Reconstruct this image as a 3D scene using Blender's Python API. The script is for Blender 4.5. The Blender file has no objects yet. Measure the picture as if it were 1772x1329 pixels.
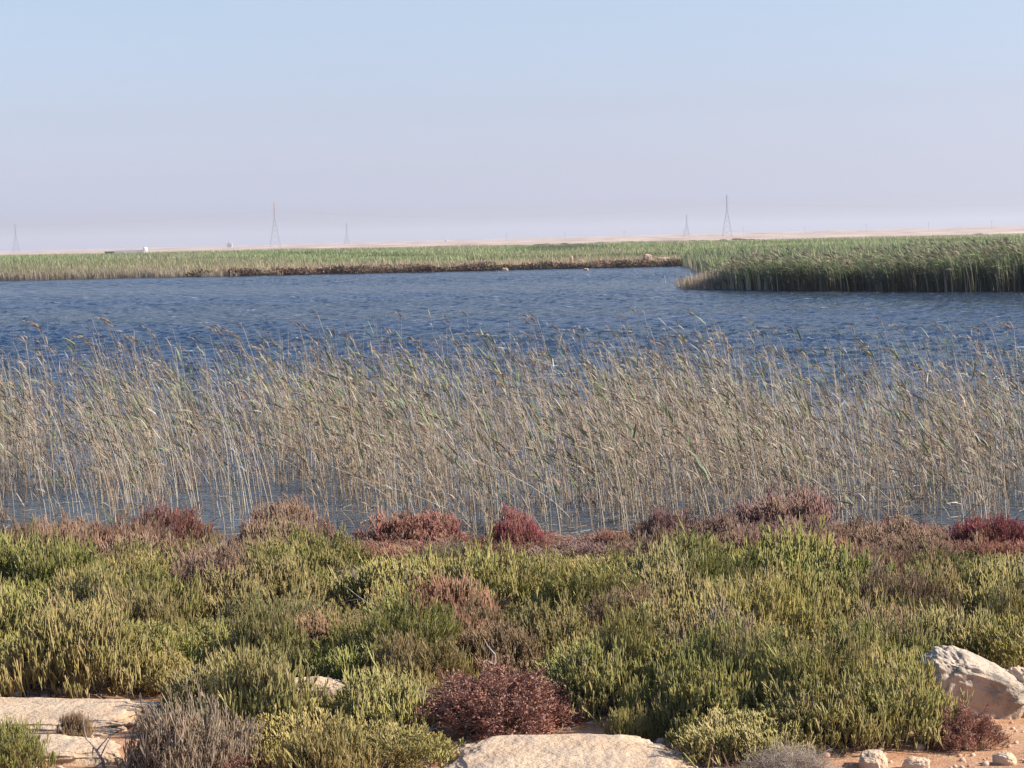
import bpy, bmesh, math, random
import numpy as np
from mathutils import Vector, Matrix, noise as mnoise

S = bpy.context.scene
COL = S.collection
rng = np.random.default_rng(7)
random.seed(7)

# ------------------------------------------------------------------ camera
FPX = 3800.0                       # focal length in photo pixels (1772 wide)
EYE = 2.4
cam_d = bpy.data.cameras.new('camera')
cam = bpy.data.objects.new('camera', cam_d)
COL.objects.link(cam)
cam_d.sensor_width = 36.0
cam_d.lens = 36.0 * FPX / 1772.0
cam_d.clip_start = 0.1
cam_d.clip_end = 30000
PITCH = math.atan(246.0 / FPX)
ROLL = -math.radians(1.2)
CR = Matrix.Rotation(math.pi/2 - PITCH, 3, 'X') @ Matrix.Rotation(ROLL, 3, 'Z')
cam.matrix_world = Matrix.Translation((0, 0, EYE)) @ CR.to_4x4()
S.camera = cam

# ------------------------------------------------------------------ sky, sun
SUN_EL, SUN_AZ = math.radians(32), math.radians(93)     # azimuth from +Y (view) towards +X (right)
w = bpy.data.worlds.new('World'); S.world = w; w.use_nodes = True
nt = w.node_tree; nt.nodes.clear()
def N(nt, t, **k):
    n = nt.nodes.new(t)
    for a, b in k.items(): setattr(n, a, b)
    return n
def L(nt, a, b): nt.links.new(a, b)
out = N(nt, 'ShaderNodeOutputWorld'); bg = N(nt, 'ShaderNodeBackground')
sky = N(nt, 'ShaderNodeTexSky', sky_type='NISHITA', sun_disc=False, sun_elevation=SUN_EL, sun_rotation=SUN_AZ,
        altitude=0, air_density=1.0, dust_density=1.0, ozone_density=1.6)
tc = N(nt, 'ShaderNodeTexCoord'); sx = N(nt, 'ShaderNodeSeparateXYZ')
L(nt, tc.outputs['Generated'], sx.inputs[0])
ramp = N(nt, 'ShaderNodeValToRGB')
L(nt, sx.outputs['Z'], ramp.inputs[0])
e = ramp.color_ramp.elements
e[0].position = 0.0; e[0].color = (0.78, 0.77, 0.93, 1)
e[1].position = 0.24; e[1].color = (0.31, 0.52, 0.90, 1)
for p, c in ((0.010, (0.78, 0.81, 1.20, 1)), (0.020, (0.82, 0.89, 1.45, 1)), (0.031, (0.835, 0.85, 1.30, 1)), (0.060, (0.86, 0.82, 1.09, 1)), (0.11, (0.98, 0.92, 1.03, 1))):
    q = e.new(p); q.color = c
q = e.new(0.75); q.color = (0.85, 0.88, 0.92, 1)  # zenith, above the view, brightened to add fill light
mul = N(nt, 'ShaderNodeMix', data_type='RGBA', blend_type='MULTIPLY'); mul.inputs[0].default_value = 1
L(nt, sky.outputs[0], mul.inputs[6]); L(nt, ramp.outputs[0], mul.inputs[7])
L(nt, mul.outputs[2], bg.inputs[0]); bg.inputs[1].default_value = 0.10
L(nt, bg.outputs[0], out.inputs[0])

sd = bpy.data.lights.new('sun', 'SUN'); sun = bpy.data.objects.new('sun', sd); COL.objects.link(sun)
sd.energy = 4.7; sd.angle = math.radians(0.5); sd.color = (1.0, 0.91, 0.78)
sv = Vector((math.sin(SUN_AZ)*math.cos(SUN_EL), math.cos(SUN_AZ)*math.cos(SUN_EL), math.sin(SUN_EL)))
sun.rotation_euler = sv.to_track_quat('Z', 'Y').to_euler()
sun.location = sv * 50

S.view_settings.view_transform = 'Standard'; S.view_settings.look = 'None'
S.view_settings.exposure = 0.75; S.view_settings.gamma = 1.0
S.cycles.volume_bounces = 1

# ------------------------------------------------------------------ terrain maths
def shore_near(x):
    return 16.9 + 0.35*np.sin(x*0.9+1.0) + 0.2*np.sin(x*2.3) 
def shore_far(x):
    return 187 + 2.0*np.sin(x*0.11) + 0.9*np.sin(x*0.37+1) + 0.4*np.sin(x*1.1)
def sst(a, b, v):
    t = np.clip((v-a)/(b-a), 0, 1); return t*t*(3-2*t)
def terrain(x, y):
    x = np.asarray(x, float); y = np.asarray(y, float)
    sn, sf = shore_near(x), shore_far(x)
    near = 0.045*(sn-y) + 0.02*np.sin(x*1.7+y*0.6)*sst(0.3, 1.5, sn-y) + 0.012*np.sin(x*4.1-y*3.3)*sst(0.3, 1.5, sn-y)
    lake = np.maximum(-0.9, -0.16*np.minimum(y-sn, (sf-y)*0.6))
    far = 0.12*sst(0, 3, y-sf) + 0.0008*(y-sf)
    fx = (0.5+2.1*x/np.maximum(y, 50)).clip(0.03, 1.15)
    far = far + (0.9*(0.4+0.6*fx)*sst(430, 620, y) + fx*(y-600).clip(0)*0.0014 + fx*sst(900, 4200, y)*4.4
                 + 0.35*np.sin(x*0.021+y*0.004)*sst(450, 700, y)*np.sin(y*0.017))
    h = np.where(y < sn, near, np.where(y < sf, lake, far))
    return h
def th(x, y): return float(terrain(x, y))
def ray(px, py):
    d = CR @ Vector(((px-886.0)/FPX, (664.5-py)/FPX, -1.0))
    return d
def at_y(px, Y):                       # X of a photo column at depth Y (horizon height)
    yh = 437 - 0.0209*px
    d = ray(px, yh); return d.x/d.y*Y
def at_ground(px, py):
    d = ray(px, py); z = 0.2
    for _ in range(12):
        t = (z-EYE)/d.z; z = max(0.0, th(d.x*t, d.y*t))
    return d.x*t, d.y*t

# ------------------------------------------------------------------ helpers
def tag(o, label=None, cat=None, group=None, kind=None):
    if label: o['label'] = label
    if cat: o['category'] = cat
    if group: o['group'] = group
    if kind: o['kind'] = kind
    return o
def link(name, me, mat=None, parent=None):
    o = bpy.data.objects.new(name, me)
    if mat and me: me.materials.append(mat)
    COL.objects.link(o)
    if parent: o.parent = parent
    return o
def empty(name, loc=(0,0,0), rz=0, scale=None):
    o = bpy.data.objects.new(name, None); COL.objects.link(o); o.location = loc; o.rotation_euler = (0, 0, rz)
    o.empty_display_size = 0.1
    if scale: o.scale = scale
    return o
def copy_tree(o, parent=None):
    c = o.copy(); COL.objects.link(c)
    if parent: c.parent = parent
    for ch in kids[o.name] if o.name in kids else []:
        copy_tree(ch, c)
    return c
kids = {}

class MB:
    """collects quads with a vertex attribute"""
    def __init__(s): s.v = []; s.f = []; s.c = []; s.n = 0
    def add(s, v, f, c):
        s.v.append(v.reshape(-1, 3)); s.f.append(f.reshape(-1, 4)+s.n); s.c.append(np.broadcast_to(c, v.shape[:-1]+(3,)).reshape(-1, 3)); s.n += v.reshape(-1, 3).shape[0]
    def tubes(s, P, R, sides=3, c=(0.5, 0.5, 0.5)):
        # P (N,K,3), R (N,K); c (N,K,3) or broadcastable
        P = np.asarray(P, float); n, k, _ = P.shape
        R = np.broadcast_to(R, (n, k))
        T = np.gradient(P, axis=1); T /= np.linalg.norm(T, axis=2, keepdims=True)+1e-9
        up = np.where(np.abs(T[..., 2:3]) > 0.9, np.array([1., 0, 0]), np.array([0, 0, 1.]))
        U = np.cross(T, up); U /= np.linalg.norm(U, axis=2, keepdims=True)+1e-9
        W = np.cross(T, U)
        a = np.arange(sides)*2*math.pi/sides + 0.5
        V = P[:, :, None, :] + R[:, :, None, None]*(U[:, :, None, :]*np.cos(a)[None, None, :, None] + W[:, :, None, :]*np.sin(a)[None, None, :, None])
        base = (np.arange(n)*k*sides)[:, None, None]; kk = (np.arange(k-1)*sides)[None, :, None]; ss = np.arange(sides)[None, None, :]; s2 = (ss+1) % sides
        F = np.stack([base+kk+ss, base+kk+s2, base+kk+sides+s2, base+kk+sides+ss], -1)
        c = np.broadcast_to(np.asarray(c, float), (n, k, 3))[:, :, None, :]
        s.add(V, F, np.broadcast_to(c, V.shape))
    def ribbons(s, P, D, Wd, c=(0.5, 0.5, 0.5)):
        # P (N,K,3), D (N,3) width direction, Wd (N,K) half widths
        P = np.asarray(P, float); n, k, _ = P.shape
        Wd = np.broadcast_to(Wd, (n, k))
        D = np.broadcast_to(D[:, None, :], P.shape) if np.ndim(D) == 2 else D
        V = np.stack([P - D*Wd[..., None], P + D*Wd[..., None]], 2)
        base = (np.arange(n)*k*2)[:, None]; kk = (np.arange(k-1)*2)[None, :]
        F = np.stack([base+kk, base+kk+1, base+kk+3, base+kk+2], -1)
        c = np.broadcast_to(np.asarray(c, float), (n, k, 3))[:, :, None, :]
        s.add(V, F, np.broadcast_to(c, V.shape))
    def mesh(s, name, smooth=True):
        v = np.concatenate(s.v).astype(np.float32); f = np.concatenate(s.f).astype(np.int32); c = np.concatenate(s.c)
        me = bpy.data.meshes.new(name)
        me.vertices.add(len(v)); me.vertices.foreach_set('co', v.ravel())
        me.loops.add(f.size); me.loops.foreach_set('vertex_index', f.ravel())
        me.polygons.add(len(f)); me.polygons.foreach_set('loop_start', np.arange(len(f), dtype=np.int32)*4)
        me.polygons.foreach_set('use_smooth', np.full(len(f), smooth))
        at = me.color_attributes.new('Col', 'FLOAT_COLOR', 'POINT')
        at.data.foreach_set('color', np.concatenate([c, np.ones((len(c), 1))], 1).astype(np.float32).ravel())
        me.update(calc_edges=True); me.validate()
        return me

def unit(a): return a/(np.linalg.norm(a, axis=-1, keepdims=True)+1e-9)

# ------------------------------------------------------------------ materials
def mat(name):
    m = bpy.data.materials.new(name); m.use_nodes = True
    nt = m.node_tree; b = nt.nodes['Principled BSDF']; return m, nt, b
def mixc(nt, fac, a, b, bt='MIX'):
    m = N(nt, 'ShaderNodeMix', data_type='RGBA', blend_type=bt)
    for i, v in ((0, fac), (6, a), (7, b)):
        if hasattr(v, 'links'): L(nt, v, m.inputs[i])
        else: m.inputs[i].default_value = v if i == 0 else (*v, 1)
    return m.outputs[2]
def noise(nt, vec, scale, detail=3, rough=0.5, dim='3D'):
    n = N(nt, 'ShaderNodeTexNoise'); n.inputs['Scale'].default_value = scale
    n.inputs['Detail'].default_value = detail; n.inputs['Roughness'].default_value = rough
    if vec: L(nt, vec, n.inputs['Vector'])
    return n.outputs['Fac']
def maprange(nt, v, a, b, c=0, d=1):
    n = N(nt, 'ShaderNodeMapRange'); L(nt, v, n.inputs[0])
    for i, q in enumerate((a, b, c, d)): n.inputs[i+1].default_value = q
    return n.outputs[0]
def mathn(nt, op, a, b=0.0):
    n = N(nt, 'ShaderNodeMath', operation=op)
    for i, v in enumerate((a, b)):
        if hasattr(v, 'links'): L(nt, v, n.inputs[i])
        else: n.inputs[i].default_value = v
    return n.outputs[0]
def bump(nt, b, h, strength, dist):
    n = N(nt, 'ShaderNodeBump'); n.inputs['Strength'].default_value = strength; n.inputs['Distance'].default_value = dist
    L(nt, h, n.inputs['Height']); L(nt, n.outputs[0], b.inputs['Normal']); return n

def plant_mat(name, base=None, wood=(0.08, 0.058, 0.04), tip=1.25, alt=(0.50, 0.33, 0.22), altamt=0.7, rough=0.6, transl=0.0):
    """Col.r random per sprig, Col.g position along the sprig, Col.b second random"""
    m, nt, b = mat(name)
    at = N(nt, 'ShaderNodeAttribute', attribute_name='Col'); sp = N(nt, 'ShaderNodeSeparateColor'); L(nt, at.outputs['Color'], sp.inputs[0])
    r, g, bl = sp.outputs
    if base is None:
        oi = N(nt, 'ShaderNodeObjectInfo'); bc = oi.outputs['Color']
    else:
        rgb = N(nt, 'ShaderNodeRGB'); rgb.outputs[0].default_value = (*base, 1); bc = rgb.outputs[0]
    v = maprange(nt, r, 0, 1, 0.62, 1.42)
    vv = N(nt, 'ShaderNodeCombineColor'); [L(nt, v, vv.inputs[i]) for i in range(3)]
    c1 = mixc(nt, 1.0, bc, vv.outputs[0], 'MULTIPLY')
    c1 = mixc(nt, maprange(nt, bl, 0.55, 0.85, 0, altamt), c1, alt)
    gp = N(nt, 'ShaderNodeNewGeometry')
    if base is None:
        c1 = mixc(nt, maprange(nt, noise(nt, gp.outputs['Position'], 5.0, 3, 0.6), 0.54, 0.70, 0, 0.35), c1, alt)
        c1 = mixc(nt, maprange(nt, noise(nt, gp.outputs['Position'], 2.2, 2, 0.5), 0.44, 0.32, 0, 0.25), c1, (0.46, 0.40, 0.20))
    c1 = mixc(nt, mathn(nt, 'MULTIPLY', maprange(nt, g, 0.65, 1.0), maprange(nt, r, 0.45, 0.9, 0, 0.55)), c1, (0.50, 0.27, 0.17)) if base is None else c1
    c1 = mixc(nt, maprange(nt, g, 0.10, 0.60, 1, 0), c1, wood)  # woody sprig bases, darkened further to paint shade into the gaps
    L(nt, c1, b.inputs['Base Color']); b.inputs['Roughness'].default_value = rough
    b.inputs['Specular IOR Level'].default_value = 0.25
    if transl:
        o = nt.nodes['Material Output']; t = N(nt, 'ShaderNodeBsdfTranslucent'); L(nt, c1, t.inputs[0])
        ms = N(nt, 'ShaderNodeMixShader'); ms.inputs[0].default_value = transl
        L(nt, b.outputs[0], ms.inputs[1]); L(nt, t.outputs[0], ms.inputs[2]); L(nt, ms.outputs[0], o.inputs[0])
    return m
def direct_mat(name, rough=0.6, transl=0.0, nscale=0.0):
    m, nt, b = mat(name)
    at = N(nt, 'ShaderNodeAttribute', attribute_name='Col'); c = at.outputs['Color']
    if nscale:
        g = N(nt, 'ShaderNodeNewGeometry')
        c = mixc(nt, maprange(nt, noise(nt, g.outputs['Position'], nscale), 0.3, 0.7), c, mixc(nt, 1.0, c, (0.75, 0.72, 0.68), 'MULTIPLY'))
    L(nt, c, b.inputs['Base Color']); b.inputs['Roughness'].default_value = rough
    b.inputs['Specular IOR Level'].default_value = 0.25
    if transl:
        o = nt.nodes['Material Output']; t = N(nt, 'ShaderNodeBsdfTranslucent'); L(nt, c, t.inputs[0])
        ms = N(nt, 'ShaderNodeMixShader'); ms.inputs[0].default_value = transl
        L(nt, b.outputs[0], ms.inputs[1]); L(nt, t.outputs[0], ms.inputs[2]); L(nt, ms.outputs[0], o.inputs[0])
    return m
M_sprig = plant_mat('glasswort', alt=(0.50, 0.37, 0.20), altamt=0.45, transl=0.08)
M_redsprig = plant_mat('red_glasswort', alt=(0.44, 0.34, 0.20), altamt=0.42, transl=0.08)
M_wood = plant_mat('grey_wood', (0.34, 0.27, 0.21), wood=(0.17, 0.13, 0.10), alt=(0.52, 0.44, 0.37), rough=0.85)
M_leafy = plant_mat('small_leaves', wood=(0.16, 0.08, 0.06), alt=(0.42, 0.24, 0.18), altamt=0.6, transl=0.15)
M_reed = direct_mat('reed_straw', 0.55, 0.15)
M_bed = direct_mat('reed_bed', 0.6, 0.28)

def sand_mat():
    m, nt, b = mat('sandy_ground')
    g = N(nt, 'ShaderNodeNewGeometry'); P = g.outputs['Position']
    s = N(nt, 'ShaderNodeSeparateXYZ'); L(nt, P, s.inputs[0])
    n1 = noise(nt, P, 3.0, 6, 0.6); n2 = noise(nt, P, 40.0, 5, 0.7); n3 = noise(nt, P, 0.01, 5, 0.6)
    near = mixc(nt, maprange(nt, n1, 0.35, 0.65), (0.44, 0.22, 0.12), (0.60, 0.37, 0.23))
    near = mixc(nt, maprange(nt, n2, 0.55, 0.75), near, (0.68, 0.52, 0.38))
    near = mixc(nt, maprange(nt, n2, 0.42, 0.28), near, (0.24, 0.12, 0.07))
    mud = mixc(nt, n1, (0.10, 0.08, 0.06), (0.20, 0.15, 0.11))
    c = mixc(nt, maprange(nt, s.outputs['Z'], 0.0, 0.10), mud, near)
    mp = N(nt, 'ShaderNodeMapping'); mp.inputs['Scale'].default_value = (0.02, 0.006, 0.02); L(nt, P, mp.inputs[0])
    n4 = noise(nt, mp.outputs[0], 2.0, 8, 0.62)
    far = mixc(nt, maprange(nt, n4, 0.38, 0.62), (0.36, 0.25, 0.19), (0.66, 0.53, 0.43))
    c = mixc(nt, maprange(nt, s.outputs['Y'], 60, 300), c, far)
    L(nt, c, b.inputs['Base Color']); b.inputs['Roughness'].default_value = 0.95
    b.inputs['Specular IOR Level'].default_value = 0.1
    bump(nt, b, mathn(nt, 'ADD', mathn(nt, 'MULTIPLY', n2, 0.5), n1), 0.8, 0.03)
    return m
def water_mat():
    m, nt, b = mat('lake_water')
    g = N(nt, 'ShaderNodeNewGeometry'); P = g.outputs['Position']
    s = N(nt, 'ShaderNodeSeparateXYZ'); L(nt, P, s.inputs[0])
    mp = N(nt, 'ShaderNodeMapping'); mp.inputs['Scale'].default_value = (1.0, 1.9, 1.0); mp.inputs['Rotation'].default_value = (0, 0, 0.35); L(nt, P, mp.inputs[0])
    V = mp.outputs[0]
    a = noise(nt, V, 2.2, 3, 0.55); c = noise(nt, V, 7.0, 3, 0.6); mb = N(nt, 'ShaderNodeMapping'); mb.inputs['Scale'].default_value = (0.018, 0.085, 1.0); L(nt, P, mb.inputs[0]); big = noise(nt, mb.outputs[0], 1.0, 5, 0.6)
    h = mathn(nt, 'ADD', mathn(nt, 'MULTIPLY', a, 0.17), mathn(nt, 'MULTIPLY', c, 0.14))
    # the belt of reeds calms the shallows near the bank
    amp = mathn(nt, 'MULTIPLY', maprange(nt, s.outputs['Y'], 18, 32, 0.35, 1.0), maprange(nt, big, 0.38, 0.62, 0.55, 1.6))
    h = mathn(nt, 'MULTIPLY', h, amp)
    shallow = maprange(nt, s.outputs['Y'], 17, 60)
    body = mixc(nt, shallow, (0.105, 0.135, 0.175), (0.008, 0.030, 0.072))
    body = mixc(nt, maprange(nt, big, 0.4, 0.65), body, mixc(nt, 0.35, body, (0.09, 0.12, 0.10)))
    mpf = N(nt, 'ShaderNodeMapping'); mpf.inputs['Scale'].default_value = (0.45, 2.2, 1.0); L(nt, P, mpf.inputs[0])
    fo = noise(nt, mpf.outputs[0], 1.4, 4, 0.7)
    foam = mathn(nt, 'MULTIPLY', maprange(nt, fo, 0.655, 0.67), maprange(nt, s.outputs['Y'], 28, 40))
    body = mixc(nt, foam, body, (0.7, 0.72, 0.74))
    L(nt, body, b.inputs['Base Color']); b.inputs['Roughness'].default_value = 0.12
    b.inputs['IOR'].default_value = 1.333
    bp = bump(nt, b, h, 1.0, 1.0)
    return m
def rock_mat(name, c1, c2, c3):
    m, nt, b = mat(name)
    tcn = N(nt, 'ShaderNodeTexCoord'); P = tcn.outputs['Object']
    n1 = noise(nt, P, 4.0, 6, 0.6); n2 = noise(nt, P, 28.0, 6, 0.7); n3 = noise(nt, P, 9.0, 4, 0.6)
    c = mixc(nt, maprange(nt, n1, 0.35, 0.65), c1, c2)
    c = mixc(nt, maprange(nt, n3, 0.50, 0.62, 0, 0.8), c, c3)
    c = mixc(nt, maprange(nt, n2, 0.40, 0.30, 0, 0.6), c, (0.22, 0.15, 0.11))
    L(nt, c, b.inputs['Base Color']); b.inputs['Roughness'].default_value = 0.95; b.inputs['Specular IOR Level'].default_value = 0.1
    bump(nt, b, mathn(nt, 'ADD', mathn(nt, 'MULTIPLY', n2, 0.35), mathn(nt, 'MULTIPLY', n3, 0.8)), 1.0, 0.04)
    return m
M_sand, M_water = sand_mat(), water_mat()
M_rock = rock_mat('cream_rock', (0.70, 0.54, 0.38), (0.62, 0.43, 0.28), (0.56, 0.44, 0.33))
M_grey = rock_mat('weathered_rock', (0.60, 0.49, 0.38), (0.46, 0.37, 0.29), (0.28, 0.25, 0.21))
M_far = direct_mat('distant_paint', 0.7)
M_steel = direct_mat('tower_steel', 0.5)

# ------------------------------------------------------------------ ground and lake
def axis(lo, hi, near_lo, near_hi, step, grow):
    a = list(np.arange(near_lo, near_hi+1e-6, step))
    s = step
    while a[-1] < hi: s *= grow; a.append(a[-1]+s)
    s = step
    while a[0] > lo: s *= grow; a.insert(0, a[0]-s)
    return np.array(a)
def sheet(name, xs, ys, zf, m):
    X, Y = np.meshgrid(xs, ys); Z = zf(X, Y)
    V = np.stack([X, Y, Z], -1); r, c = X.shape
    i = np.arange(r-1)[:, None]*c + np.arange(c-1)[None, :]
    F = np.stack([i, i+1, i+c+1, i+c], -1)
    b = MB(); b.add(V, F, np.array([0.5, 0.5, 0.5]))
    return link(name, b.mesh(name), m)
ys = list(np.arange(-12, 19, 0.14)); s = 0.14
while ys[-1] < 9000:
    s = min(s*1.04, 4.0 if ys[-1] < 700 else 1e9); ys.append(ys[-1]+s)
ground = sheet('ground', axis(-7000, 7000, -9, 9, 0.16, 1.045), np.array(ys), terrain, M_sand)
tag(ground, 'orange sandy soil of the bank, running on to the pale desert plain', kind='structure')

def waves(X, Y):
    z = 0*X; r = np.random.default_rng(3)
    for i in range(22):
        lam = 0.27*1.055**i; th_ = math.pi + r.normal(0, 0.8) + 0.5
        k = 2*math.pi/lam; ph = r.uniform(0, 6.28)
        z = z + 0.0078*lam**0.9*np.sin(k*(X*math.cos(th_)+Y*math.sin(th_))+ph)
    fade = (sst(17, 34, Y)*0.85+0.15)*(1.0+0.22*np.sin(Y*0.13+2.2*np.sin(X*0.035+1))+0.22*np.sin(Y*0.047+X*0.02+1.5*np.sin(X*0.011)))
    return z*fade*sst(400, 120, np.abs(X)+60) + 0.0
wys = [15.0]
while wys[-1] < 200: wys.append(wys[-1] + 0.05 + wys[-1]*0.0022)
lake = sheet('lake', axis(-420, 420, -16, 16, 0.13, 1.02), np.array(wys), lambda X, Y: waves(X, Y)*sst(15, 17, Y), M_water)
tag(lake, 'wind-ruffled dark blue lake water', kind='structure')

# ------------------------------------------------------------------ reeds in the near shallows
STRAW = np.array([[0.42, 0.33, 0.22], [0.52, 0.43, 0.31], [0.28, 0.21, 0.15], [0.20, 0.16, 0.12], [0.42, 0.31, 0.20], [0.54, 0.48, 0.39], [0.30, 0.20, 0.14]])
GREEN = np.array([[0.20, 0.26, 0.11], [0.14, 0.21, 0.10], [0.26, 0.29, 0.15]])
BROWN = np.array([[0.24, 0.17, 0.11], [0.30, 0.22, 0.15], [0.18, 0.13, 0.09]])
def pick(pal, n, r): return pal[r.integers(0, len(pal), n)]*r.uniform(0.8, 1.15, (n, 1))
def stalk_paths(n, x, y, z, H, lean, sway, r, K=7):
    t = np.linspace(0, 1, K)[None, :]
    kink = r.normal(0, 0.02, (n, K)).cumsum(1)*t
    X = x[:, None] - lean[:, None]*H[:, None]*(0.22*t+0.78*t**2.3) + kink*H[:, None]*0.4
    Y = y[:, None] + sway[:, None]*H[:, None]*t + r.normal(0, 0.012, (n, K)).cumsum(1)*t
    cosl = 1/np.sqrt(1+lean**2+sway**2)
    Z = z[:, None] + (H*cosl)[:, None]*t
    return np.stack([X, Y, Z], -1)
def along(P, t):
    K = P.shape[1]; f = np.clip(t, 0, 0.9999)*(K-1); i = f.astype(int); u = (f-i)[:, None]
    a = np.arange(len(P)); return P[a, i]*(1-u)+P[a, i+1]*u
def reed_parts(n, x, y, z, H, lean, sway, r, greenf, plumef, leafn=5, rad=0.0042, dry_low=True):
    st, lf, pl = MB(), MB(), MB()
    P = stalk_paths(n, x, y, z, H, lean, sway, r)
    t = np.linspace(0, 1, 7)[None, :]
    c = pick(STRAW, n, r)[:, None, :]*np.ones((1, 7, 1))
    st.tubes(P, rad*r.uniform(0.55, 1.25, (n, 1))*(1.0-0.65*t), 3, c)
    isg = r.random(n) < (greenf if n < 10 else greenf*np.array([1.0+4.5*max(0, mnoise.noise(Vector((a*0.7, c*0.5, 8.0)))) for a, c in zip(x, y)]))
    for k in range(leafn):
        sel = np.nonzero(r.random(n) < 0.85)[0]
        if len(sel) == 0: continue
        tt = r.uniform(0.28, 0.97, len(sel)) if not k else r.uniform(0.5, 1.0, len(sel))
        p0 = along(P[sel], tt); m = len(sel)
        ln = r.uniform(0.06, 0.19, m)*np.where(isg[sel], 1.3, 1.0)
        # leaves stream to the left in the wind
        az = r.normal(math.pi, 0.7, m) if True else 0
        up = r.uniform(0.4, 2.6, m)
        D = unit(np.stack([np.cos(az), np.sin(az), up], -1))
        K = 4; s_ = np.linspace(0, 1, K)[None, :, None]
        drop = r.uniform(0.0, 0.4, m)[:, None, None]
        Q = p0[:, None, :] + D[:, None, :]*ln[:, None, None]*s_ + np.array([-0.25, 0, -1])[None, None, :]*drop*ln[:, None, None]*s_**2
        wd = r.uniform(0.0025, 0.006, m)*np.where(isg[sel], 1.6, 1.0)
        prof = np.array([0.7, 1.0, 0.75, 0.05])[None, :]
        side = unit(np.cross(D, r.normal(0, 1, (m, 3))))
        cc = np.where((isg[sel] & (tt > 0.5))[:, None], pick(GREEN, m, r), pick(STRAW, m, r)*0.9)
        lf.ribbons(Q, side, wd[:, None]*prof, cc[:, None, :]*np.ones((1, K, 1)))
    sel = np.nonzero(r.random(n) < plumef)[0]
    if len(sel):
        dirs = unit(P[sel, -1]-P[sel, -2])
        for k in range(9):
            m = len(sel); tt = k/9.0
            p0 = P[sel, -1] + dirs*(0.13*tt) + np.array([-0.035, 0, -0.012])*tt**2*3 - dirs*0.04
            D = unit(dirs*0.8 + np.array([-0.42, 0, 0.0]) + r.normal(0, 0.22, (m, 3)))
            ln = r.uniform(0.045, 0.09, m)*(1.1-0.5*tt)
            s_ = np.array([0, 0.5, 1.0])[None, :, None]
            Q = p0[:, None, :] + D[:, None, :]*ln[:, None, None]*s_ + np.array([0, 0, -0.02])*s_**2
            cc = pick(np.concatenate([STRAW*0.85, BROWN*1.2]), m, r)
            pl.ribbons(Q, unit(np.cross(D, r.normal(0, 1, (m, 3)))), 0.006*np.array([0.6, 1, 0.2])[None, :], cc[:, None, :]*np.ones((1, 3, 1)))
    return st, lf, pl

def reed_sites(n, r):
    """positions in the belt, thinner towards the lake and with a bare patch on the left by the bank"""
    out_ = []
    while len(out_) < n:
        y = r.uniform(17.2, 31.0); x = r.uniform(-0.31*y, 0.31*y)
        px = 886 + x/y*FPX
        d = 1.0
        front = 19.0 if px > 480 else 21.0
        front += 0.5*math.sin(px*0.021) + 0.35*math.sin(px*0.053+2)
        if y < front: d *= 0.2 if px < 480 else 0.6
        if y < 18.0: d *= 0.4
        back = 27.0 if px < 1300 else 24.5
        if y > back: d *= 0.25
        nz = mnoise.noise(Vector((x*0.9, y*0.55, 3.3)))
        d *= min(1.0, max(0.05, 0.55+2.2*nz))
        if 950 < px < 1060 and y < 19.5: d *= 0.5
        if r.random() < d: out_.append((x, y))
    a = np.array(out_); return a[:, 0], a[:, 1]
def heights(px, y, r):
    n = len(px)
    h = r.normal(1.03, 0.22, n).clip(0.35, 1.55)
    h += np.where(px > 1300, -0.17, 0.0)
    return h
r = np.random.default_rng(11)
NR = 6600
x, y = reed_sites(NR, r); px = 886+x/y*FPX
H = heights(px, y, r) + (y-23)*0.012
short = r.random(NR) < 0.26; H = np.where(short, H*r.uniform(0.3, 0.75, NR), H)
lean = np.abs(r.normal(0.10, 0.11, NR)) + np.where(px > 900, 0.03, 0); sway = r.normal(0, 0.14, NR); lean += np.array([0.22*mnoise.noise(Vector((a*0.5, c*0.5, 9.0))) for a, c in zip(x, y)])
wild = r.random(NR) < 0.13; lean = np.where(wild, r.uniform(-0.9, 1.3, NR), lean)
st, lf, pl = reed_parts(NR, x, y, np.full(NR, -0.05), H, lean, sway, r, 0.12, 0.15, leafn=4, rad=0.0036)
for b_ in (lf, pl):
    st.v += b_.v; st.f += [f+st.n for f in b_.f]; st.c += b_.c; st.n += b_.n
reeds = link('reeds', st.mesh('reeds'), M_reed)
tag(reeds, 'dense belt of dry straw-coloured reeds standing in the shallows behind the shrubs', 'reeds', kind='stuff')

def reed_proto(name, green, plume, H, lean, seed, label, group, leafn=5):
    rr = np.random.default_rng(seed)
    o = np.zeros(1)
    s1, l1, p1 = reed_parts(1, o, o, o-0.06, np.array([H]), np.array([lean]), rr.normal(0, 0.05, 1), rr, 1.0 if green else 0.0, 1.0 if plume else 0.0, leafn, 0.0052)
    root = empty('reed'); tag(root, label, 'reed', group)
    ch = [link('stalk', s1.mesh('stalk'), M_reed, root)]
    if l1.n: ch.append(link('leaves', l1.mesh('leaves'), M_reed, root))
    if p1.n: ch.append(link('plume', p1.mesh('plume'), M_reed, root))
    kids[root.name] = ch
    return root
r = np.random.default_rng(23)
protos = []
for i in range(8): protos.append(('plume', reed_proto('reed', False, True, 1.42+0.03*i, 0.08+0.025*i, 100+i, 'tall dry reed with a drooping feathery plume rising above the reed belt', 'plumed reeds above the belt')))
for i in range(6): protos.append(('green', reed_proto('reed', True, i % 2 == 0, 1.25+0.03*i, 0.11+0.035*i, 200+i, 'reed with green leaves blown left among the dry stalks', 'green-leaved reeds in the belt', 9)))
for i in range(6): protos.append(('front', reed_proto('reed', False, False, 1.05+0.05*i, 0.05+0.05*i, 300+i, 'bare straw-coloured reed stalk at the front of the reed belt', 'dry reed stalks at the front of the belt', 3)))
for i in range(4): protos.append(('bent', reed_proto('reed', False, False, 1.0+0.08*i, 0.9+0.35*i, 400+i, 'fallen dry reed stalk slanting low over the water', 'slanting reed stalks by the bank', 1)))
used = set()
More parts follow.
